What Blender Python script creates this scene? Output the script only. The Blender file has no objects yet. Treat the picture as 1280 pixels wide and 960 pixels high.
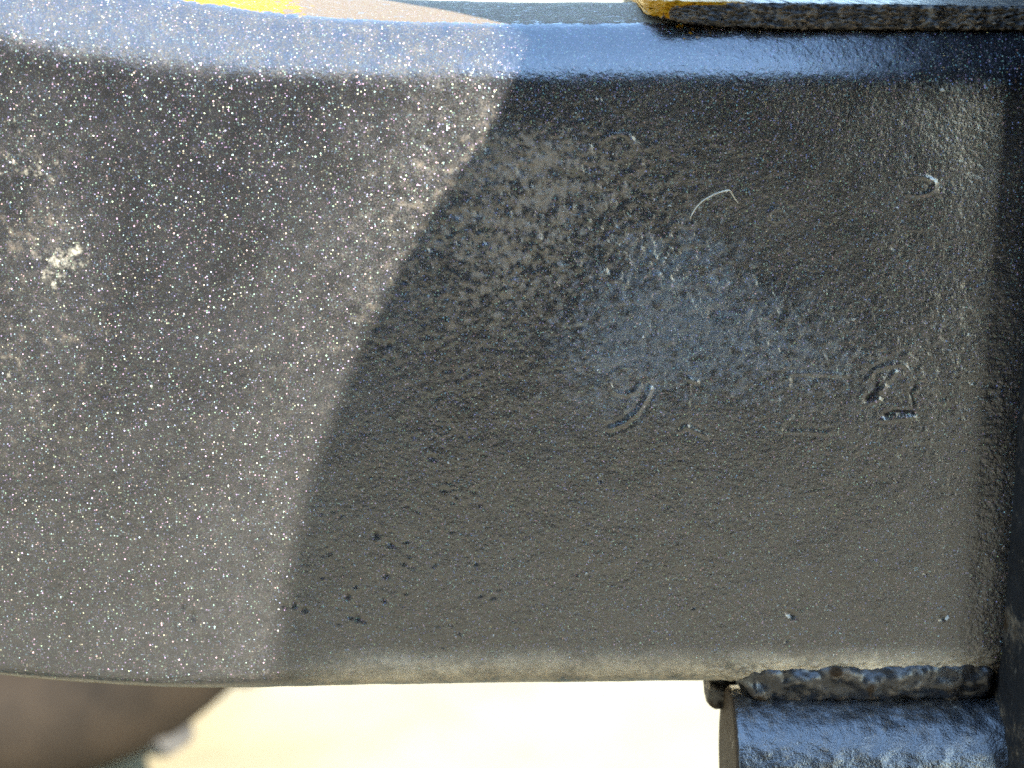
import bpy, bmesh, math, random
import numpy as np
from mathutils import Vector, Matrix

random.seed(7)
rng = np.random.default_rng(11)
scene = bpy.context.scene
COL = scene.collection

# ------------------------------------------------------------------ camera
Z0 = 0.45                         # height of the face point in the middle of the picture
PITCH = math.radians(13.5)
LENS = 60.0
DIST = 0.160 * LENS / 36.0
CAM = np.array([0.0, -DIST * math.cos(PITCH), Z0 + DIST * math.sin(PITCH)])
cam_d = bpy.data.cameras.new('camera')
cam = bpy.data.objects.new('camera', cam_d)
COL.objects.link(cam)
cam.location = CAM
cam.rotation_euler = (math.pi / 2 - PITCH, 0, 0)
cam_d.sensor_width = 36.0
cam_d.lens = LENS
cam_d.clip_start = 0.002
cam_d.clip_end = 500.0
cam_d.dof.use_dof = True
cam_d.dof.focus_distance = DIST
cam_d.dof.aperture_fstop = 19.0
scene.camera = cam

# ------------------------------------------------------------------ sky, sun, exposure
SUN = np.array([0.56, -0.53, 0.63]); SUN /= np.linalg.norm(SUN)
world = bpy.data.worlds.new('World')
scene.world = world
world.use_nodes = True
wn = world.node_tree.nodes
bg = wn['Background']
sky = wn.new('ShaderNodeTexSky')
sky.sky_type = 'NISHITA'
sky.sun_disc = False
sky.sun_elevation = math.asin(SUN[2])
sky.sun_rotation = math.atan2(SUN[0], SUN[1])
sky.air_density = 1.7
sky.dust_density = 0.1
sky.ozone_density = 4.0
bg.inputs['Strength'].default_value = 0.15
world.node_tree.links.new(sky.outputs[0], bg.inputs[0])
sun_d = bpy.data.lights.new('sun', 'SUN')
sun_d.energy = 3.2
sun_d.angle = math.radians(0.53)
sun_d.color = (1.0, 0.95, 0.87)
sun = bpy.data.objects.new('sun', sun_d)
COL.objects.link(sun)
sun.rotation_euler = Vector(SUN).to_track_quat('Z', 'Y').to_euler()
sun.location = (0.6, -0.6, 2.0)
vs = scene.view_settings
vs.view_transform = 'Standard'
vs.look = 'None'
vs.exposure = 3.55
vs.gamma = 1.0
vs.use_curve_mapping = False
scene.cycles.use_denoising = False
scene.cycles.max_bounces = 6
scene.cycles.sample_clamp_indirect = 6.0

# ------------------------------------------------------------------ pixels <-> places
FPX = 1280 * LENS / 36.0
CP, SP = math.cos(PITCH), math.sin(PITCH)

def ray(px, py):
    u = (px - 640.0) / FPX; v = (480.0 - py) / FPX
    return np.array([u, CP + v * SP, -SP + v * CP])

def at(px, py, y=0.0):
    """the point at depth y that shows at photo pixel (px, py)"""
    d = ray(px, py)
    return CAM + d * ((y - CAM[1]) / d[1])

def proj(P):
    q = P - CAM
    dep = q[..., 1] * CP - q[..., 2] * SP
    up = q[..., 1] * SP + q[..., 2] * CP
    return 640 + FPX * q[..., 0] / dep, 480 - FPX * up / dep

# ------------------------------------------------------------------ node helpers
class NT:
    def __init__(s, name):
        s.m = bpy.data.materials.new(name); s.m.use_nodes = True
        s.t = s.m.node_tree; s.n = s.t.nodes; s.p = s.n['Principled BSDF']; s.out = s.n['Material Output']
        tc = s.n.new('ShaderNodeTexCoord'); s.co = tc.outputs['Object']
    def link(s, a, b): s.t.links.new(a, b)
    def val(s, x, sock):
        if isinstance(x, (int, float)): sock.default_value = x
        elif isinstance(x, tuple): sock.default_value = (*x, 1.0) if len(x) == 3 and sock.type == 'RGBA' else x
        else: s.link(x, sock)
    def noise(s, scale, detail=3.0, rough=0.55, dist=0.0, col=False):
        n = s.n.new('ShaderNodeTexNoise')
        n.inputs['Scale'].default_value = scale; n.inputs['Detail'].default_value = detail
        n.inputs['Roughness'].default_value = rough; n.inputs['Distortion'].default_value = dist
        s.link(s.co, n.inputs['Vector']); return n.outputs['Color' if col else 'Fac']
    def voro(s, scale, out='Distance', feature='F1'):
        n = s.n.new('ShaderNodeTexVoronoi'); n.feature = feature
        n.inputs['Scale'].default_value = scale
        s.link(s.co, n.inputs['Vector']); return n.outputs[out]
    def math(s, op, a, b=0.0, c=0.0, clamp=False):
        n = s.n.new('ShaderNodeMath'); n.operation = op; n.use_clamp = clamp
        for i, x in enumerate((a, b, c)): s.val(x, n.inputs[i])
        return n.outputs[0]
    def ramp(s, f, lo, hi, a=0.0, b=1.0):
        n = s.n.new('ShaderNodeMapRange'); n.interpolation_type = 'SMOOTHSTEP'
        s.val(f, n.inputs[0]); s.val(lo, n.inputs[1]); s.val(hi, n.inputs[2]); s.val(a, n.inputs[3]); s.val(b, n.inputs[4])
        return n.outputs[0]
    def mix(s, f, a, b):
        n = s.n.new('ShaderNodeMix'); n.data_type = 'RGBA'
        s.val(f, n.inputs[0]); s.val(a, n.inputs[6]); s.val(b, n.inputs[7]); return n.outputs[2]
    def attr(s, name):
        n = s.n.new('ShaderNodeAttribute'); n.attribute_name = name; return n.outputs['Fac']
    def bump(s, h, dist, strength=1.0, normal=None):
        n = s.n.new('ShaderNodeBump'); n.inputs['Strength'].default_value = strength
        n.inputs['Distance'].default_value = dist
        s.val(h, n.inputs['Height'])
        if normal is not None: s.link(normal, n.inputs['Normal'])
        return n.outputs[0]

DUST = (0.175, 0.135, 0.092)

def paint_material(name, base=(0.006, 0.0060, 0.0065), rough=0.24, flakes=True, rust=0.0, dust=0.022, spec=0.95, grain=0.000075):
    t = NT(name)
    fine = t.noise(2300, 3.0, 0.6)
    mid = t.noise(620, 4.0, 0.6)
    big = t.noise(75, 4.0, 0.6)
    col = t.mix(t.ramp(big, 0.35, 0.7), base, tuple(c * 1.55 for c in base))
    brk = t.math('ADD', t.math('MULTIPLY', mid, 0.7), t.math('MULTIPLY', fine, 0.3))
    # thin grey film of dried dust, patchy
    dust_sheen = t.math('MULTIPLY', t.ramp(mid, 0.40, 0.72), dust)
    col = t.mix(dust_sheen, col, DUST)
    speck = t.noise(3600, 2.0, 0.7)
    vl = t.math('MULTIPLY', t.math('MULTIPLY', t.attr('dust_glow'), t.ramp(brk, 0.30, 0.75, 0.6, 1.3)), t.ramp(speck, 0.36, 0.66, 0.25, 2.0), 0, True)
    col = t.mix(vl, col, (0.140, 0.133, 0.118))  # fine dust together with painted sunlit glow
    # dust where the beam's dust mask says, broken up by the relief
    dm = t.attr('dust')
    dmask = t.ramp(t.math('ADD', dm, t.math('MULTIPLY', t.math('SUBTRACT', brk, 0.5), 2.6)), 0.25, 1.25)
    col = t.mix(t.math('MULTIPLY', dmask, 0.46), col, DUST)
    cr = t.ramp(t.math('ADD', t.attr('crust_bounce'), t.math('MULTIPLY', t.math('SUBTRACT', brk, 0.5), 2.0)), 0.35, 0.75)
    col = t.mix(t.math('MULTIPLY', cr, 0.85), col, (0.085, 0.060, 0.034))  # dust on the top strip, painted ground light on the lower left edge
    # bluish sheen painted in as a soft sky reflection
    fl = t.ramp(t.math('ADD', t.attr('dust_sheen'), t.math('MULTIPLY', t.math('SUBTRACT', brk, 0.5), 2.0)), 0.25, 1.0)
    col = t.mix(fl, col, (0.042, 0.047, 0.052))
    # pale dust on the lower rounding, with ground bounce light painted in
    rd = t.math('MULTIPLY', t.attr('dust_bounce'), t.ramp(brk, 0.32, 0.68, 0.72, 1.15), 0, True)
    col = t.mix(rd, col, (0.40, 0.345, 0.255))
    # pale dried splash
    st = t.ramp(t.math('ADD', t.attr('stain'), t.math('MULTIPLY', t.math('SUBTRACT', brk, 0.5), 4.0)), 0.50, 1.75)
    col = t.mix(st, col, (0.20, 0.185, 0.14))
    # darkened pits and strokes, plus shade painted on the band's right end
    chp = t.attr('chip_shade')
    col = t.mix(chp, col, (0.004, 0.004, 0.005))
    rm = 0.0
    if rust:
        rm = t.ramp(t.math('ADD', t.noise(160, 5.0, 0.65), t.math('MULTIPLY', t.attr('rust'), 0.5)), 0.78 - rust, 1.0 - rust)
        col = t.mix(rm, col, t.mix(fine, (0.012, 0.007, 0.004), (0.028, 0.018, 0.010)))
    ym = t.ramp(t.math('ADD', t.attr('yellow'), t.math('MULTIPLY', t.math('SUBTRACT', mid, 0.5), 0.9)), 0.42, 0.58)
    col = t.mix(ym, col, t.mix(mid, (0.160, 0.062, 0.001), (0.19, 0.085, 0.002)))
    t.link(col, t.p.inputs['Base Color'])
    r = t.math('ADD', rough, t.math('MULTIPLY', dmask, 0.32))
    r = t.math('ADD', r, t.math('MULTIPLY', t.math('SUBTRACT', big, 0.5), 0.18))
    if rust: r = t.math('ADD', r, t.math('MULTIPLY', rm, 0.3))
    r = t.math('ADD', r, t.math('MULTIPLY', t.math('MAXIMUM', st, cr), 0.5), 0, True)
    t.link(r, t.p.inputs['Roughness'])
    mat_ = t.math('MAXIMUM', t.math('MAXIMUM', t.math('MAXIMUM', t.math('MAXIMUM', cr, chp), ym), rm), t.math('ADD', t.math('MULTIPLY', dmask, 0.5), t.math('MULTIPLY', vl, 3.5)), 0)
    mat_ = t.math('MINIMUM', mat_, 1.0)
    t.link(t.math('MULTIPLY', spec, t.math('SUBTRACT', 1.0, t.math('MULTIPLY', mat_, 0.9))), t.p.inputs['Specular IOR Level'])
    h = t.math('ADD', t.math('MULTIPLY', fine, 0.9), t.math('MULTIPLY', mid, 0.45))
    nb = t.bump(h, grain)
    t.link(nb, t.p.inputs['Normal'])
    if flakes:
        # metallic grains in the paint: each cell mirrors the light its own way
        vc = t.voro(3500, 'Color')
        sep = t.n.new('ShaderNodeSeparateColor'); t.link(vc, sep.inputs[0])
        vm = t.n.new('ShaderNodeVectorMath'); vm.operation = 'SUBTRACT'; t.link(vc, vm.inputs[0]); vm.inputs[1].default_value = (0.5, 0.5, 0.5)
        sc_ = t.n.new('ShaderNodeVectorMath'); sc_.operation = 'SCALE'; t.link(vm.outputs[0], sc_.inputs[0]); sc_.inputs['Scale'].default_value = 1.6
        ad = t.n.new('ShaderNodeVectorMath'); ad.operation = 'ADD'; t.link(nb, ad.inputs[0]); t.link(sc_.outputs[0], ad.inputs[1])
        nn = t.n.new('ShaderNodeVectorMath'); nn.operation = 'NORMALIZE'; t.link(ad.outputs[0], nn.inputs[0])
        hsv = t.n.new('ShaderNodeCombineColor'); hsv.mode = 'HSV'
        t.link(t.voro(3500.0, 'Color'), sep.inputs[0])
        wn_ = t.n.new('ShaderNodeTexWhiteNoise'); wn_.noise_dimensions = '3D'; t.link(vc, wn_.inputs['Vector'])
        t.link(wn_.outputs['Value'], hsv.inputs[0]); hsv.inputs[1].default_value = 0.35; hsv.inputs[2].default_value = 1.0
        g = t.n.new('ShaderNodeBsdfGlossy'); g.inputs['Roughness'].default_value = 0.42
        t.link(hsv.outputs[0], g.inputs['Color']); t.link(nn.outputs[0], g.inputs['Normal'])
        sep2 = t.n.new('ShaderNodeSeparateColor'); t.link(wn_.outputs['Color'], sep2.inputs[0])
        d = t.voro(3500, 'Distance')
        near = t.ramp(d, 0.36, 0.50, 1.0, 0.0)
        sel = t.math('MULTIPLY_ADD', t.math('POWER', sep2.outputs[1], 1.3), 1.7, 0.10)
        fac = t.math('MULTIPLY', t.math('MULTIPLY', near, sel), t.math('MULTIPLY', t.math('SUBTRACT', 1.0, t.math('MULTIPLY', dmask, 0.7)), 0.050))
        ms = t.n.new('ShaderNodeMixShader')
        t.link(fac, ms.inputs[0]); t.link(t.p.outputs[0], ms.inputs[1]); t.link(g.outputs[0], ms.inputs[2])
        t.link(ms.outputs[0], t.out.inputs['Surface'])
    return t.m

M_BEAM = paint_material('black_paint')
M_TUBE = paint_material('black_paint_tube', rough=0.27, flakes=False, rust=0.02, dust=0.10, grain=0.00012)
M_WELD = paint_material('black_paint_weld', spec=0.45, rough=0.33, flakes=False, rust=0.03, dust=0.05, grain=0.00006)
M_PLATE = paint_material('black_paint_plate', spec=0.25, rough=0.45, flakes=False, rust=0.0, dust=0.20, grain=0.00016)
M_SIDE = paint_material('black_paint_side', spec=0.06, rough=0.65, flakes=False, rust=0.02, dust=0.02, grain=0.00020)
M_PANEL = paint_material('black_paint_panel', spec=0.3, rough=0.6, flakes=False, dust=0.10, grain=0.00006)

def simple(name, c0, c1, scale, rough, bump=0.0, spec=0.4):
    t = NT(name); f = t.noise(scale, 5.0, 0.6)
    t.link(t.mix(t.ramp(f, 0.3, 0.7), c0, c1), t.p.inputs['Base Color'])
    t.p.inputs['Roughness'].default_value = rough; t.p.inputs['Specular IOR Level'].default_value = spec
    if bump: t.link(t.bump(f, bump), t.p.inputs['Normal'])
    return t.m
M_CONC = simple('pale_concrete', (0.106, 0.083, 0.044), (0.134, 0.108, 0.060), 9.0, 0.85, 0.004)
M_RUBBER = simple('dusty_rubber', (0.003, 0.0021, 0.0012), (0.014, 0.0094, 0.0054), 12.0, 0.8, 0.002, 0.12)
M_LUG = simple('worn_rubber', (0.006, 0.0045, 0.003), (0.020, 0.0165, 0.012), 40.0, 0.75, 0.002)
M_RIM = simple('dusty_steel', (0.03, 0.025, 0.02), (0.06, 0.045, 0.03), 25.0, 0.6, 0.001)
M_STRAW = simple('dry_straw', (0.20, 0.18, 0.14), (0.30, 0.28, 0.23), 900.0, 0.6)
M_GRIT = simple('pale_grit', (0.06, 0.055, 0.045), (0.26, 0.25, 0.22), 500.0, 0.8)

# ------------------------------------------------------------------ mesh helpers
def link(o, parent=None):
    COL.objects.link(o); o.parent = parent; return o

def mesh_obj(name, V, F, mat, parent=None, smooth=True, attrs=None):
    me = bpy.data.meshes.new(name)
    V = np.asarray(V, dtype=np.float32).reshape(-1, 3)
    if isinstance(F, np.ndarray) and F.ndim == 2:
        n, k = F.shape
        me.vertices.add(len(V)); me.vertices.foreach_set('co', V.ravel())
        me.loops.add(n * k); me.loops.foreach_set('vertex_index', F.astype(np.int32).ravel())
        me.polygons.add(n); me.polygons.foreach_set('loop_start', np.arange(0, n * k, k, dtype=np.int32))
        me.update(calc_edges=True)
    else:
        me.from_pydata(V.tolist(), [], F); me.update()
    if smooth: me.polygons.foreach_set('use_smooth', np.ones(len(me.polygons), dtype=bool))
    for k, a in (attrs or {}).items():
        at_ = me.attributes.new(k, 'FLOAT', 'POINT'); at_.data.foreach_set('value', np.asarray(a, dtype=np.float32).ravel())
    me.materials.append(mat)
    return link(bpy.data.objects.new(name, me), parent)

def grid_faces(nu, nv, wrap=False):
    i = np.arange(nu - 1)[:, None]; j = np.arange(nv if wrap else nv - 1)[None, :]
    j2 = (j + 1) % nv
    a = i * nv + j; b = i * nv + j2; c = (i + 1) * nv + j2; d = (i + 1) * nv + j
    return np.stack([a, b, c, d], -1).reshape(-1, 4)

def sweep(name, loops, mat, parent, attrs=None, flip=False, smooth=True):
    """closed cross-sections (stations, points, 3), capped at both ends with rings shrinking to the middle"""
    L = np.asarray(loops); n, m, _ = L.shape
    caps0 = [L[0] * (1 - f) + L[0].mean(0) * f for f in (0.98, 0.6, 0.25, 0.06)]
    caps1 = [L[-1] * (1 - f) + L[-1].mean(0) * f for f in (0.06, 0.25, 0.6, 0.98)]
    A = np.concatenate([np.stack(caps0), L, np.stack(caps1)])
    F = grid_faces(len(A), m, True)
    if flip: F = F[:, ::-1]
    at2 = None
    if attrs:
        at2 = {k: np.concatenate([np.repeat(v[:1], 4, 0), v, np.repeat(v[-1:], 4, 0)]) for k, v in attrs.items()}
    return mesh_obj(name, A.reshape(-1, 3), F, mat, parent, smooth, at2)

def fnoise(shape, lo, hi):
    """band-limited noise, wavelengths lo..hi in samples, unit variance"""
    w = rng.standard_normal(shape)
    fy = np.fft.fftfreq(shape[0])[:, None]; fx = np.fft.fftfreq(shape[1])[None, :]
    f = np.sqrt(fx * fx + fy * fy) + 1e-9
    g = np.exp(-(f * lo) ** 2 * 0.5) * (1 - np.exp(-(f * hi) ** 2 * 0.5))
    r = np.fft.ifft2(np.fft.fft2(w) * g).real
    return r / (r.std() + 1e-12)

def blob(PX, PY, cx, cy, sx, sy, rot=0.0):
    c, s = math.cos(rot), math.sin(rot)
    dx = PX - cx; dy = PY - cy
    a = (dx * c + dy * s) / sx; b = (-dx * s + dy * c) / sy
    return np.exp(-0.5 * (a * a + b * b))

def smooth01(x): 
    x = np.clip(x, 0, 1); return x * x * (3 - 2 * x)

# ------------------------------------------------------------------ the setting
def ground():
    bm = bmesh.new()
    s = 160.0
    n = 24
    bmesh.ops.create_grid(bm, x_segments=n, y_segments=n, size=s)
    me = bpy.data.meshes.new('ground'); bm.to_mesh(me); bm.free(); me.materials.append(M_CONC)
    o = link(bpy.data.objects.new('ground', me)); o['kind'] = 'structure'; o['label'] = 'pale sunlit concrete ground under the machine'
    return o
ground()

# ------------------------------------------------------------------ the machine frame
frame = link(bpy.data.objects.new('machine_frame', None))
frame['label'] = 'black painted steel machine arm with stamped characters, welded tube and edge plate'
frame['category'] = 'machine frame'

X_R = at(1268, 600)[0]            # inner corner against the side plate

def build_beam():
    step = 0.00025
    xs = np.arange(-0.112, X_R + 0.0008, step)
    nx = len(xs)
    pxs, _ = proj(np.stack([xs, xs * 0, np.full(nx, Z0)], -1))
    # lines traced in the photograph, turned into heights on the face
    Bp = np.interp(pxs, [-140, 0, 100, 200, 300, 450, 640, 1280], [32, 70, 92, 106, 114, 117, 117, 114])
    Hp = np.interp(pxs, [-140, 150, 250, 370, 450, 640, 1280], [106, 102, 98, 87, 82, 78, 78])
    Ep = np.interp(pxs, [-140, 0, 100, 200, 320, 640, 900, 1280], [836, 850, 858, 863, 864, 860, 858, 855])
    k = np.ones(41) / 41
    def sm(a):
        p = np.pad(a, 60, mode='edge')
        return np.convolve(np.convolve(p, k, 'same'), k, 'same')[60:-60]
    Bp, Hp, Ep = sm(Bp), sm(Hp), sm(Ep)
    zt = np.array([at(p, b)[2] for p, b in zip(pxs, Bp)])
    ze = np.array([at(p, e)[2] for p, e in zip(pxs, Ep)])
    ks = Hp / 72.0
    # top rounding: normal tilt against arc length
    sa = np.array([0, 0.0030, 0.0105, 0.0130, 0.028, 0.060]); th = np.radians([0, 26, 57, 80, 84, 118])
    s = np.arange(0, 0.060, step)
    ang = np.interp(s, sa, th)
    ty = np.concatenate([[0], np.cumsum(np.sin(ang) * step)[:-1]]); tz = np.concatenate([[0], np.cumsum(np.cos(ang) * step)[:-1]])
    # bottom rounding
    rb = sm(np.interp(pxs, [0, 250, 420, 1280], [0.0030, 0.0035, 0.0065, 0.0080]))
    nb_ = 60; a = np.linspace(0, math.pi / 2, nb_)
    nbk = 80; back = np.linspace(0, 0.05, nbk + 1)[1:]
    nf = int(round((zt.mean() - ze.mean() - 0.006) / step))
    f = np.linspace(0, 1, nf)
    zf0 = ze + rb * 0.8           # where the face begins above the lower rounding
    zlow = zf0 - rb
    Y = np.zeros((nx, 0)); Z = np.zeros((nx, 0)); TH = []
    segY = [np.repeat((back[::-1])[None], nx, 0) + rb[:, None], rb[:, None] * (1 - np.sin(a[::-1]))[None] * 0 + rb[:, None] * (1 - np.cos(a[::-1]))[None],
            np.zeros((nx, nf - 2)), ty[None] * (0.5 + 0.5 * ks[:, None])]
    segZ = [np.repeat(zlow[:, None], nbk, 1), zf0[:, None] - rb[:, None] * np.sin(a[::-1])[None],
            zf0[:, None] + (zt - zf0)[:, None] * f[None, 1:-1], zt[:, None] + tz[None] * ks[:, None]]
    Y = np.concatenate(segY, 1); Z = np.concatenate(segZ, 1)
    nv = Y.shape[1]
    ANG = np.concatenate([np.full(nbk, -math.pi / 2), -a[::-1], np.zeros(nf - 2), ang])[None].repeat(nx, 0)
    X = xs[:, None].repeat(nv, 1)
    P = np.stack([X, Y, Z], -1)
    PX, PY = proj(P)
    sh = (nx, nv)
    # ---- relief
    d = np.zeros(sh)
    d += 0.000010 * fnoise(sh, 3.0, 8) + 0.000008 * fnoise(sh, 6, 18) + 0.000018 * fnoise(sh, 30, 90) + 0.00002 * fnoise(sh, 80, 260)
    rough = np.clip(blob(PX, PY, 640, 270, 120, 130) + 0.8 * blob(PX, PY, 760, 260, 90, 80) + 0.8 * blob(PX, PY, 950, 400, 120, 60, 0.5)
                    + 0.45 * blob(PX, PY, 1180, 460, 90, 150) + 0.5 * blob(PX, PY, 520, 420, 90, 120) + 0.5 * blob(PX, PY, 60, 400, 80, 200), 0, 1.2)
    lump = fnoise(sh, 5, 16); lump2 = fnoise(sh, 9, 30)
    d += rough * (0.000018 * np.maximum(lump, -0.4) + 0.000026 * lump2) * (1 + 0.35 * blob(PX, PY, 670, 240, 110, 80))
    # streaky paint drag near the right end
    st = fnoise((nx, nv), 4, 20); st = (st + np.roll(st, 3, 0) + np.roll(st, 6, 0) + np.roll(st, -3, 0)) / 2.5
    d += blob(PX, PY, 1200, 460, 120, 140) * 0.000016 * st
    # shallow dent in the middle of the plate
    d -= 0.0011 * blob(PX, PY, 905, 310, 150, 85, 0.35)
    # pits
    chip_shade = np.zeros(sh)
    pits = [(610,185,6),(620,206,5),(650,212,6),(598,265,7),(574,268,5),(560,268,4),(548,300,6),(540,310,6),(608,302,5),(636,300,5),(645,346,5),
            (590,228,4),(630,240,4),(655,196,5),(534,286,5),(520,330,4),(505,352,5),(490,375,5),(486,432,6),(470,410,5),
            (540,572,5),(555,612,4),(470,668,6),(488,680,5),(508,676,4),(483,718,5),(505,703,4),(515,708,4),(435,745,5),(447,771,6),(368,755,5),
            (381,762,5),(355,757,4),(455,775,4),(600,744,4),(574,790,4),(544,704,4),(595,704,4),(616,746,4),(437,770,4),(412,690,4),(988,768,6),
            (984,800,4),(240,770,7),(228,758,5),(535,180,7),(520,173,5),(1178,772,5),(720,718,3),(570,620,3),(480,748,5),(445,730,4),(660,640,3),(750,600,3),(1110,480,4)]
    r2 = random.Random(3)
    for _ in range(150):
        z = r2.random()
        if z < 0.45: q = (r2.gauss(600, 90), r2.gauss(270, 90))
        elif z < 0.75: q = (r2.gauss(500, 80), r2.gauss(690, 70))
        else: q = (r2.uniform(20, 1240), r2.uniform(140, 810))
        pits.append((q[0], q[1], r2.uniform(1.6, 3.6)))
    pmm = 0.000125
    def sub(cx, cy, r):
        p = at(cx, cy); i = int((p[0] - xs[0]) / step); 
        if i < 0 or i >= nx: return None
        j = int(np.argmin(np.abs(PY[i] - cy) + 1e3 * (np.abs(ANG[0]) > 1.3))); w = int(r * pmm / step) + 3
        return slice(max(i - w, 0), min(i + w, nx)), slice(max(j - w, 0), min(j + w, nv))
    for cx, cy, r in pits:
        s_ = sub(cx, cy, r * 3)
        if s_ is None: continue
        e = r2.uniform(0.7, 1.3); ro = r2.uniform(0, 3)
        b = blob(PX[s_], PY[s_], cx, cy, r * 0.62 * e, r * 0.62 / e, ro); b2 = blob(PX[s_], PY[s_], cx, cy, r * 1.1 * e, r * 1.1 / e, ro)
        dep = r * pmm * 0.36
        d[s_] += -dep * b * 1.3 + dep * 0.35 * b2
        if r > 4.4: chip_shade[s_] = np.maximum(chip_shade[s_], smooth01(b * 1.8 - 0.5) * r2.uniform(0.2, 0.8))
    # raised blisters and rings
    for cx, cy, a1, b1, ro in [(770,181,21,13,-0.2),(322,176,11,11,0),(1145,232,24,12,0),(972,270,10,8,0),(835,245,9,5,-0.4),(553,540,9,5,0),(205,290,9,6,1)]:
        s_ = sub(cx, cy, a1 * 2)
        c_, n_ = math.cos(ro), math.sin(ro)
        dx = PX[s_] - cx; dy = PY[s_] - cy
        q = np.sqrt(((dx * c_ + dy * n_) / a1) ** 2 + ((-dx * n_ + dy * c_) / b1) ** 2)
        d[s_] += 0.00020 * np.exp(-((q - 1) / 0.14) ** 2) * (0.6 + 0.4 * np.sin(np.arctan2(dy, dx) + cx)) + 0.00003 * smooth01(1 - q)
    # stamped characters and scratches: polylines with depth (mm) and half width (px)
    def stroke(pts, dep, w, rim=0.35, dark=0.0):
        pts = np.array(pts, float)
        cx, cy = pts.mean(0); R = np.abs(pts - [cx, cy]).max() + w * 5
        s_ = sub(cx, cy, R)
        qx, qy = PX[s_], PY[s_]
        dm = np.full(qx.shape, 1e9)
        for p, q in zip(pts[:-1], pts[1:]):
            v = q - p; L2 = (v * v).sum()
            u = np.clip(((qx - p[0]) * v[0] + (qy - p[1]) * v[1]) / L2, 0, 1)
            dm = np.minimum(dm, np.hypot(qx - p[0] - u * v[0], qy - p[1] - u * v[1]))
        if dark: chip_shade[s_] = np.maximum(chip_shade[s_], dark * smooth01(1.6 - dm / (w * 0.6)))
        d[s_] += -0.0010 * dep * (-np.exp(-0.5 * (dm / (w * 0.55)) ** 2) + rim * np.exp(-0.5 * ((dm - w * 1.6) / (w * 0.6)) ** 2))
    stroke([(760,478),(764,468),(774,461),(790,459),(803,462),(812,472),(813,486)], 0.035, 3.2)
    stroke([(762,480),(768,490),(780,494),(794,490),(800,481)], 0.10, 3.0)
    stroke([(813,486),(809,496),(797,515),(781,529),(763,536)], 0.22, 3.4)
    stroke([(862,474),(872,478)], 0.16, 3); stroke([(862,478),(858,534)], 0.06, 3.4); stroke([(849,540),(858,534),(884,546)], 0.10, 3.2)
    stroke([(986,484),(986,468),(1008,467),(1060,470)], 0.09, 3.0); stroke([(976,540),(978,529),(990,521)], 0.06, 3); stroke([(984,540),(1012,540),(1036,543)], 0.06, 3)
    stroke([(1084,476),(1094,463),(1112,457),(1130,456),(1138,463),(1145,478)], 0.11, 3.2)
    stroke([(1084,499),(1095,489),(1098,477)], -0.12, 5.0, 0.2, 1.0); stroke([(1102,489),(1119,465)], 0.16, 3.0, 0.1)
    stroke([(1137,458),(1144,472),(1146,479),(1139,490),(1143,510)], -0.08, 2.6, 0.2, 0.9); stroke([(1106,519),(1118,514),(1141,515)], -0.10, 3.6, 0.2, 0.95)
    stroke([(1088,504),(1100,500)], 0.12, 3.0, 0.1); stroke([(1104,526),(1142,522)], 0.14, 3.0, 0.1)
    for sc in ([(90,466),(115,474),(144,483)],[(584,96),(592,82),(600,70)],[(205,848),(260,840),(330,822)],[(160,470),(185,462)],[(1220,360),(1240,352)],[(1185,470),(1225,455)],[(1190,520),(1230,508)],[(455,160),(468,182)],[(230,600),(262,585)],[(700,150),(712,163)],[(1000,618),(1040,612)]):
        stroke(sc, 0.06, 1.8, 0.5)
    # paint runs along the lower right
    d += 0.00012 * np.maximum(fnoise(sh, 8, 26), 0) * smooth01((PY - 815) / 25) * smooth01((PX - 860) / 80)
    # fillet into the side plate
    t = np.clip((X_R - X) / 0.0005, 0, 1)
    fil = 0.0005 * (1 - np.sqrt(np.clip(1 - (1 - t) ** 2, 0, 1)))
    ny, nz = -np.cos(ANG), np.sin(ANG)
    P[..., 1] += ny * d; P[..., 2] += nz * d
    # ---- masks: dust, splash, overspray and rust, with painted glow, sheen and shade
    n1, n2, n3 = fnoise(sh, 5, 16), fnoise(sh, 12, 50), fnoise(sh, 40, 160)
    topm = smooth01((ANG - math.radians(62)) / math.radians(20))
    dust = 0.14 * blob(PX, PY, 555, 235, 105, 95, -0.9) + 0.08 * blob(PX, PY, 480, 340, 70, 110, 0.5) + 0.50 * blob(PX, PY, 660, 205, 48, 50) + 0.42 * blob(PX, PY, 630, 330, 75, 75) \
         + 0.30 * blob(PX, PY, 790, 230, 110, 70) + 0.22 * blob(PX, PY, 1200, 480, 70, 110) + 0.25 * blob(PX, PY, 40, 340, 60, 170) + 0.2 * blob(PX, PY, 560, 480, 120, 90)
    # dust and glow masks drop out in a strip below the rounded edge
    clean = 1 - smooth01((PX - 600) / 40) * (1 - smooth01((PY - 148) / 22))
    dust *= clean
    # fine dust, with a sunlit glow painted along the shadow edge
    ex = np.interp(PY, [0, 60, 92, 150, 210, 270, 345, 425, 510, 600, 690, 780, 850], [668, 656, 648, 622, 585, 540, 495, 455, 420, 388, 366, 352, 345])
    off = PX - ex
    dust_glow = 0.135 * np.exp(-(np.minimum(off + 30, 0) / 130) ** 2) * np.exp(-(np.maximum(off + 30, 0) / 85) ** 2) * (0.55 + 0.45 * smooth01((520 - PY) / 300))
    dust_glow += 0.003 * smooth01((600 - PX) / 100) + 0.06 * blob(PX, PY, 45, 190, 70, 60) + 0.09 * blob(PX, PY, 65, 330, 45, 40) + 0.06 * blob(PX, PY, 30, 470, 60, 80) + 0.015 * blob(PX, PY, 90, 680, 90, 60)
    dust_glow += 0.13 * smooth01((700 - PX) / 300) * smooth01((ANG - 0.15) / 0.3) * (1 - topm)  # pale glare painted on the sunlit left of the rounded edge
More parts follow.
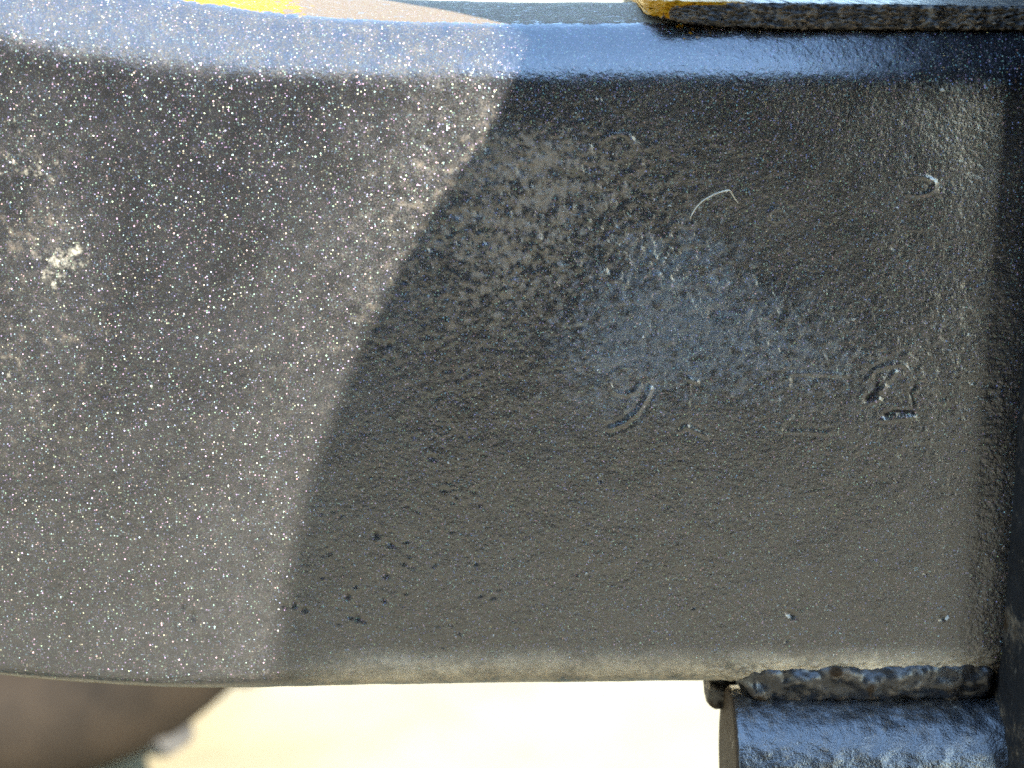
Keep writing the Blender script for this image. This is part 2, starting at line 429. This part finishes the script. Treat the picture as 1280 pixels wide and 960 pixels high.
    dust_bounce = smooth01((PY - 802) / 42) * (0.34 * smooth01((PX - 330) / 150) + 0.22 * smooth01((PX - 820) / 200)) * smooth01((X_R - X) / 0.004) * np.clip(1 + 0.10 * n1 + 0.22 * n3, 0.2, 2)  # dust streaks plus painted ground bounce
    dust_bounce += 0.25 * smooth01((-ANG - 0.5) / 0.4) * smooth01((430 - PX) / 150)  # pale line painted where the lower left edge catches ground light
    dust_glow *= clean
    dust += 1.15 * smooth01((PY - 800) / 40) * (0.05 + 0.65 * smooth01((PX - 250) / 250))  # dust, strengthened to paint ground bounce along the lower edge
    crust_bounce = 0.85 * topm + 0.8 * smooth01((-ANG - 0.75) / 0.3) * smooth01((430 - PX) / 150)  # top dust, then ground light painted under the left lower edge
    dust += (0.16 * n1 + 0.16 * n2) * np.clip(dust * 2, 0, 1) + 0.05 * n3
    # blobs of bluish sheen standing in for the sky's reflection
    dust_sheen = 0.48 * blob(PX, PY, 800, 385, 95, 70, 0.2) + 0.46 * blob(PX, PY, 975, 425, 120, 55, 0.3) + 0.2 * blob(PX, PY, 870, 470, 150, 60) + 0.3 * blob(PX, PY, 760, 470, 70, 60) + 0.35 * blob(PX, PY, 880, 310, 50, 35)
    dust_sheen += (0.10 * n2 + 0.12 * n1) * np.clip(dust_sheen * 2, 0, 1)
    stain = 1.0 * blob(PX, PY, 78, 325, 20, 14) + 0.75 * blob(PX, PY, 62, 352, 12, 8) + 0.7 * blob(PX, PY, 97, 312, 9, 6) + 0.4 * blob(PX, PY, 50, 215, 28, 10, 0.4) + 0.35 * blob(PX, PY, 8, 470, 12, 30) + 0.3 * blob(PX, PY, 25, 180, 30, 40)
    stain += 0.14 * n1 * (stain > 0.1)
    yel = (smooth01((PX - 165) / 40) * smooth01((420 - PX) / 110)) * topm + 0.5 * blob(PX, PY, 862, 38, 14, 8)
    yel += (0.1 * n1 + 0.12 * n2) * (yel > 0.05)
    rust = 0.8 * smooth01((PY - 845) / 20) * smooth01((PX - 840) / 80)
    grime_shade = 0.97 * smooth01((PX - 960 - 0.6 * (110 - PY)) / 220 + 0.05 * n2) * smooth01((150 - PY) / 60)  # grime and blocked-sky shade painted on the band's right end
    chip_shade = np.maximum(chip_shade, np.clip(grime_shade, 0, 1))
    # winding: seen from -y, x right, v up
    # the arm runs on to the left beyond the picture, closed at the back and at its end
    ext = P[:1].copy(); ext[..., 0] -= 0.30
    cap = ext.copy(); cap[...] = ext.mean(axis=1, keepdims=True)
    P = np.concatenate([cap, ext, P])
    masks = {'dust': np.clip(dust, 0, 1.3), 'stain': stain, 'yellow': np.clip(yel, 0, 1.2), 'chip_shade': chip_shade, 'rust': rust, 'crust_bounce': crust_bounce, 'dust_sheen': dust_sheen, 'dust_bounce': dust_bounce,
             'dust_glow': np.clip(dust_glow * (1 + 0.22 * n2 + 0.15 * n3), 0, 1)}
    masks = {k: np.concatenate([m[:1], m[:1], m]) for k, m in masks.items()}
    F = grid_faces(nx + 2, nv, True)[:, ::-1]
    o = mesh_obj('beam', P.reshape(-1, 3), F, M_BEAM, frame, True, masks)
    return o
beam = build_beam()

def rrect(y0, y1, z0, z1, r, per=6, edge=10):
    """points of a rounded rectangle in (y, z)"""
    pts = []
    cs = [(y1 - r, z1 - r, 0), (y0 + r, z1 - r, 90), (y0 + r, z0 + r, 180), (y1 - r, z0 + r, 270)]
    for i, (cy, cz, a0) in enumerate(cs):
        for k in range(per):
            a = math.radians(a0 + 90 * k / (per - 1)); pts.append((cy + r * math.cos(a), cz + r * math.sin(a)))
        ny, nz, a1 = cs[(i + 1) % 4]
        e = (ny + r * math.cos(math.radians(a1)), nz + r * math.sin(math.radians(a1)))
        p = pts[-1]
        for k in range(1, edge): pts.append((p[0] + (e[0] - p[0]) * k / edge, p[1] + (e[1] - p[1]) * k / edge))
    return np.array(pts)

def bevel_box(name, x0, x1, y0, y1, z0, z1, mat, parent, bev=0.002):
    bm = bmesh.new(); bmesh.ops.create_cube(bm, size=1)
    for v in bm.verts:
        v.co = ((x0 + x1) / 2 + v.co.x * (x1 - x0), (y0 + y1) / 2 + v.co.y * (y1 - y0), (z0 + z1) / 2 + v.co.z * (z1 - z0))
    bmesh.ops.bevel(bm, geom=bm.edges[:], offset=bev, segments=3, affect='EDGES')
    me = bpy.data.meshes.new(name); bm.to_mesh(me); bm.free(); me.materials.append(mat)
    return link(bpy.data.objects.new(name, me), parent)

def build_top_plate():
    yf = 0.0042
    xs = np.arange(at(808, 15, yf)[0], 0.115, 0.0004)
    loops = []; yel = []; ru = []
    n = len(xs)
    base = rrect(0, 1, 0, 1, 0.001, 5, 14)
    nz_ = fnoise((n, len(base)), 3, 12); n2 = fnoise((n, len(base)), 2, 5); n3 = fnoise((n, 64), 10, 60)[:, 0]
    for i, x in enumerate(xs):
        px = 640 + FPX * x / 0.268
        zb = at(px, np.interp(px, [800, 812, 850, 900, 1000, 1280, 1600], [18, 20, 29, 34, 37, 38, 38]), yf)[2]
        zt = at(px, np.interp(px, [800, 812, 900, 1280, 1600], [0, 1, 3, 8, 8]), yf)[2]
        th = zt - zb
        p = rrect(0, 0.075, 0, th, min(0.0006, th * 0.3), 5, 14)
        fr = np.clip(1 - p[:, 0] / 0.004, 0, 1)
        yy = yf + p[:, 0] - fr * 0.00016 * nz_[i] - fr * 0.00010 * n2[i] - fr * 0.0002 * n3[i] + 0.006 * max(0, 1 - (x - xs[0]) / 0.004) ** 2 * fr
        zz = zb + p[:, 1] + fr * 0.00012 * n2[i] * (p[:, 1] < th * 0.5) + p[:, 0] * 0.05
        loops.append(np.stack([np.full(len(p), x), yy, zz], -1))
        e = (px - 808)
        up = p[:, 1] / th
        yel.append(np.clip(0.95 - e / (35 + 110 * up ** 3), 0, 1) + 0.45 * (up > 0.85) * max(0, 1 - e / 330))
        ru.append(np.clip(0.5 + 0.2 * nz_[i], 0, 1))
    return sweep('top_plate', loops, M_PLATE, frame, {'yellow': np.array(yel), 'rust': np.array(ru), 'dust': 0.45 + 0.22 * nz_})
tp = build_top_plate()
bevel_box('sky_blocker', X_R + 0.0008, X_R + 0.0112, -0.071, 0.083, Z0 + 0.0602, Z0 + 0.22, M_SIDE, frame, 0.0015)  # added out-of-view plate, keeps sky off the band's right end
tp['label'] = 'thick dark edge plate with chipped yellow paint on its end'

def build_tube():
    r = 0.0125; yc = 0.0040
    x0 = at(914, 920, 0.0)[0]; x1 = X_R + 0.001
    zc = at(1000, 866, yc)[2] - r * 0.985
    xs = np.concatenate([[x0, x0 + 0.0003, x0 + 0.0008], np.arange(x0 + 0.0012, x1, 0.0004)])
    m = 220; a = np.linspace(0, 2 * math.pi, m, endpoint=False)
    sh = (len(xs), m)
    n1 = fnoise(sh, 4, 14); n2 = fnoise(sh, 12, 60); n3 = fnoise(sh, 2.2, 6)
    loops = []
    for i, x in enumerate(xs):
        rr = r - (0.0008, 0.00025, 0.00005)[i] if i < 3 else r
        q = rr + 0.000018 * n1[i] + 0.00005 * n2[i] + 0.000008 * n3[i]
        loops.append(np.stack([np.full(m, x), yc + q * np.cos(a), zc + q * np.sin(a)], -1))
    ru = np.zeros(sh); ru[:2] = 1.2; ru += 0.15 * n2
    return sweep('cross_tube', loops, M_TUBE, frame, {'rust': ru, 'dust': np.clip(0.1 + 0.15 * n1, 0, 1)}), x0, zc, yc, r
tube, TX0, TZ, TY, TR = build_tube()
tube['label'] = 'round welded tube with blue sky sheen'

def build_weld(name, path, rad, noise=0.0010, mat=M_WELD, ripple=0.005):
    """lumpy bead along a polyline of points"""
    path = np.array(path, float)
    seg = np.linalg.norm(np.diff(path, axis=0), axis=1); s = np.concatenate([[0], np.cumsum(seg)])
    n = max(int(s[-1] / 0.00035), 8); u = np.linspace(0, s[-1], n)
    C = np.stack([np.interp(u, s, path[:, k]) for k in range(3)], -1)
    T = np.gradient(C, axis=0); T /= np.linalg.norm(T, axis=1)[:, None]
    m = 96; a = np.linspace(0, 2 * math.pi, m, endpoint=False)
    n1 = fnoise((n, m), 6, 16); n2 = fnoise((n, m), 2, 6); n3 = fnoise((n, m), 15, 60)
    loops = []
    for i in range(n):
        t = T[i]; e1 = np.cross(t, [0, 0, 1.0]) if abs(t[2]) < 0.9 else np.cross(t, [0, 1.0, 0]); e1 /= np.linalg.norm(e1); e2 = np.cross(e1, t)
        f = min(1, 0.35 + i / 12, 0.35 + (n - 1 - i) / 12)
        rip = ripple * math.sin(u[i] / 0.0017 * 2 * math.pi + 1.2 * math.sin(u[i] / 0.004))
        q = rad * f * (1 + rip) + noise * (0.10 * n1[i] + 0.02 * n2[i] + 0.62 * n3[i])
        loops.append(C[i] + q[:, None] * (np.cos(a)[:, None] * e1 + np.sin(a)[:, None] * e2))
    return sweep(name, loops, mat, frame, {'dust': np.clip(0.25 + 0.22 * n3 + 0.1 * n1, 0, 1), 'rust': np.clip(0.25 + 0.2 * n3, 0, 1)}, flip=True)

zw = at(1000, 846, 0.003)[2]
build_weld('weld_bead', [(TX0 + 0.0012, 0.0056, zw - 0.0004), (TX0 + 0.012, 0.0048, zw), (TX0 + 0.025, 0.0046, zw + 0.0002), (X_R + 0.001, 0.0048, zw + 0.0004)], 0.0047, 0.00032)
build_weld('weld_bead', [(TX0 - 0.0022, 0.016, at(890, 862, 0.014)[2] + 0.0016), (TX0 + 0.0004, 0.0135, at(890, 862, 0.014)[2] - 0.0002), (TX0 + 0.003, 0.0115, at(890, 872, 0.012)[2] - 0.0004)], 0.0031, 0.0003)

def box_loops(x0, x1, y0, y1, zs, r, wob=0.0):
    base = rrect(x0, x1, y0, y1, r, 6, 12)
    return base

def build_side_plate():
    # vertical plate standing across the end of the beam, down to a foot on the ground
    x0, x1 = X_R, X_R + 0.012
    zs = np.concatenate([np.linspace(0.012, 0.36, 40), np.arange(0.362, Z0 + 0.058, 0.0006)])
    base = rrect(x0, x1, -0.0125, 0.085, 0.0012, 6, 40)
    nn = fnoise((len(zs), len(base)), 4, 14); n2 = fnoise((len(zs), len(base)), 20, 80)
    loops = [np.stack([base[:, 0] + 0.00006 * nn[i], base[:, 1] + 0.00010 * nn[i], np.full(len(base), z)], -1) for i, z in enumerate(zs)]
    return sweep('side_plate', loops, M_SIDE, frame, {'dust': np.clip(0.2 + 0.2 * n2, 0, 1), 'rust': np.clip(0.2 * n2, 0, 1)}, flip=False)
build_side_plate()

bevel_box('foot_plate', X_R - 0.05, X_R + 0.06, -0.03, 0.12, 0.0, 0.0125, M_SIDE, frame)
# block that carries the top plate, seen as a dark blur behind the beam's upper edge
pb = at(778, 6, 0.10)
bevel_box('spacer_block', pb[0], X_R + 0.02, 0.062, 0.10, Z0 + 0.035, at(800, 2, 0.07)[2] + 0.004, M_SIDE, frame)

def build_shadow_plate():
    # added unseen curved sheet above the arm, shaped to cast the curved shadow
    edge = [(668, 15, 0.105), (656, 60, 0.115), (648, 92, 0.12), (622, 150, 0.13), (585, 210, 0.145), (540, 270, 0.16), (495, 345, 0.18), (455, 425, 0.20), (420, 510, 0.225),
            (388, 600, 0.245), (366, 690, 0.265), (352, 780, 0.285), (345, 850, 0.30), (338, 960, 0.325), (334, 1050, 0.35)]
    ys = [0.012, 0.006, 0.001] + [0] * 12
    E = np.array([at(a, b, y) + t * 1.3 * SUN for (a, b, t), y in zip(edge, ys)])
    n = len(E); th = 0.003
    T = np.gradient(E, axis=0); T /= np.linalg.norm(T, axis=1)[:, None]
    N = np.cross(T, np.array([1.0, 0, 0])); N /= np.linalg.norm(N, axis=1)[:, None]
    xr = 0.62
    loops = []
    for i in range(n):
        a = E[i]; b = a.copy(); b[0] = xr
        w = np.linspace(0, 1, 8)[:, None]
        top = a + (b - a) * w + N[i] * th / 2; bot = a + (b - a) * w - N[i] * th / 2
        loops.append(np.concatenate([top, bot[::-1]]))
    return sweep('shadow_plate', loops, M_PANEL, frame, smooth=False)
gp = build_shadow_plate()
gp['label'] = 'added curved sheet above the arm, shaped to cast the shadow'

# added unseen panel behind the camera, so the arm's face mirrors something dark
fp = bevel_box('mirror_blocker', -0.6, 0.27, -0.47, -0.45, Z0 - 0.135, Z0 + 0.42, M_PANEL, frame, 0.004)
bevel_box('blocker_leg', 0.22, 0.26, -0.451, -0.41, 0.0, Z0 + 0.30, M_PANEL, frame, 0.004)  # added leg for the unseen panel
bevel_box('shadow_plate_post', 0.60, 0.64, -0.56, 0.10, Z0 + 0.05, Z0 + 0.32, M_PANEL, frame, 0.004)  # added post for the unseen shadow-casting sheet
bevel_box('tie_bar', X_R + 0.011, 0.62, 0.062, 0.10, Z0 + 0.02, Z0 + 0.06, M_PANEL, frame, 0.004)  # added unseen bar tying the post to the frame

# ------------------------------------------------------------------ wheel in the background
def build_wheel(c, R, W):
    root = link(bpy.data.objects.new('wheel', None)); root.location = (c[0], c[1], 0)
    root['label'] = 'dusty brown tyred wheel standing on the concrete behind the arm'; root['category'] = 'wheel'
    # tyre: revolve a rounded profile about the y axis
    prof = []
    for y, r in [(-0.42, 0.60), (-0.50, 0.70), (-0.53, 0.80), (-0.50, 0.90), (-0.44, 0.955), (-0.30, 0.965), (0, 0.97), (0.30, 0.965), (0.44, 0.955), (0.50, 0.90), (0.53, 0.80), (0.50, 0.70), (0.42, 0.60), (0, 0.57)]:
        prof.append((y * W, r * R))
    prof = np.array(prof); m = 96
    a = np.linspace(0, 2 * math.pi, m, endpoint=False)
    V = np.array([[r * math.cos(t), y, R + r * math.sin(t)] for t in a for (y, r) in prof])
    k = len(prof); F = []
    for i in range(m):
        for j in range(k):
            F.append((i * k + j, i * k + (j + 1) % k, ((i + 1) % m) * k + (j + 1) % k, ((i + 1) % m) * k + j))
    tyre = mesh_obj('tyre', V, np.array(F), M_RUBBER, root)
    # lugs
    lug_me = None
    for i in range(40):
        ang = 2 * math.pi * i / 40
        side = -1 if i % 2 else 1
        if lug_me is None:
            bm = bmesh.new(); bmesh.ops.create_cube(bm, size=1)
            for v in bm.verts:
                v.co = (v.co.x * 0.030 * (0.75 if v.co.z > 0 else 1), v.co.y * W * 0.46, v.co.z * R * 0.075)
            bmesh.ops.bevel(bm, geom=bm.edges[:], offset=0.003, segments=2, affect='EDGES')
            lug_me = bpy.data.meshes.new('tread_lug'); bm.to_mesh(lug_me); bm.free(); lug_me.materials.append(M_LUG)
        o = link(bpy.data.objects.new('tread_lug', lug_me), tyre)
        rr = R * 0.962
        o.matrix_local = Matrix.Translation((rr * math.sin(ang), side * W * 0.235, R + rr * math.cos(ang))) @ Matrix.Rotation(ang, 4, 'Y') @ Matrix.Rotation(side * 0.5, 4, 'Z')
    prof = np.array([(-0.40, 0.60), (-0.36, 0.56), (-0.20, 0.53), (-0.16, 0.30), (-0.22, 0.14), (-0.22, 0.02), (0.2, 0.02), (0.36, 0.56), (0.40, 0.60), (0.3, 0.58), (-0.3, 0.58)]) * [W, R]
    V = np.array([[r * math.cos(t), y, R + r * math.sin(t)] for t in a for (y, r) in prof]); k = len(prof); F = []
    for i in range(m):
        for j in range(k):
            F.append((i * k + j, i * k + (j + 1) % k, ((i + 1) % m) * k + (j + 1) % k, ((i + 1) % m) * k + j))
    mesh_obj('rim', V, np.array(F), M_RIM, root)
    return root

yw = 0.72
pA = at(272, 912, yw)
RW = pA[2] / (1 - 0.757)
build_wheel((pA[0] - RW * 0.655, yw + 0.11, 0), RW, 0.22)

# ------------------------------------------------------------------ straw fibre caught on the paint
def build_fibre():
    P = np.array([at(863, 275, -0.0004), at(866, 268, -0.0005), at(872, 259, -0.0008), at(880, 251.5, -0.0011), at(893, 244, -0.0013), at(905, 240, -0.0015), at(912, 238.5, -0.0014), at(913.5, 239.5, -0.0013), at(918, 247, -0.0009), at(924, 255, -0.0004)])
    # follow the shallow dent of the plate
    P[:, 1] += [0.0007, 0.0007, 0.0008, 0.0008, 0.0008, 0.0008, 0.0008, 0.0008, 0.0008, 0.0008]
    n = 60; s = np.linspace(0, len(P) - 1, n); C = np.stack([np.interp(s, range(len(P)), P[:, k]) for k in range(3)], -1)
    T = np.gradient(C, axis=0); T /= np.linalg.norm(T, axis=1)[:, None]
    a = np.linspace(0, 2 * math.pi, 10, endpoint=False); loops = []
    for i in range(n):
        e1 = np.cross(T[i], [0, 1, 0]); e1 /= np.linalg.norm(e1); e2 = np.cross(e1, T[i])
        r = 0.000135 * (0.35 + 0.65 * math.sin(math.pi * min(1, max(0.05, 0.1 + 0.8 * i / n))))
        loops.append(C[i] + r * (np.cos(a)[:, None] * e1 + np.sin(a)[:, None] * e2))
    o = sweep('straw_fibre', loops, M_STRAW, None)
    o['label'] = 'thin pale bent straw fibre clinging to the shaded black paint'; o['category'] = 'straw'
build_fibre()

# ------------------------------------------------------------------ grit lying on the paint
def build_grit():
    r3 = random.Random(5)
    V, F = [], []
    ico = bmesh.new(); bmesh.ops.create_icosphere(ico, subdivisions=1, radius=1.0)
    iv = np.array([v.co[:] for v in ico.verts]); fi = [[v.index for v in f.verts] for f in ico.faces]; ico.free()
    fixed = [(746, 124, 3.2), (1190, 68, 4.0), (1178, 112, 3.0), (838, 258, 3.0), (975, 500, 2.4), (1068, 400, 3.2), (1050, 406, 2.4), (1184, 772, 4.5), (1191, 181, 3), (1215, 228, 2.6), (1230, 268, 3), (733, 717, 3), (950, 628, 2.2), (1122, 150, 2), (1160, 212, 2), (1122, 260, 2), (950, 30, 3)]
    lst = list(fixed)
    for _ in range(420):
        lst.append((r3.uniform(0, 1245), r3.uniform(120, 820), r3.uniform(0.7, 1.7)))
    for px, py, r in lst:
        p = at(px, py); y = 0.0
        if py < 104: 
            s = (104 - py) * 0.000125; p = at(px, py, 0.55 * s); y = 0.55 * s
        dent = 0.0011 * float(blob(np.array(px), np.array(py), 905, 310, 150, 85, 0.35))
        rr = r * 0.000095
        s = np.array([r3.uniform(0.7, 1.4), r3.uniform(0.6, 1), r3.uniform(0.7, 1.4)])
        v = iv * s * rr * (1 + 0.3 * rng.standard_normal((len(iv), 1))) + np.array([p[0], y + dent - 0.35 * rr, p[2]])
        b = len(V); V.extend(v.tolist()); F.extend([[k + b for k in f] for f in fi])
    o = mesh_obj('dust_grit', V, F, M_GRIT, None, False)
    o['kind'] = 'stuff'; o['label'] = 'fine pale grit specks scattered over the black paint'; o['category'] = 'grit'
build_grit()
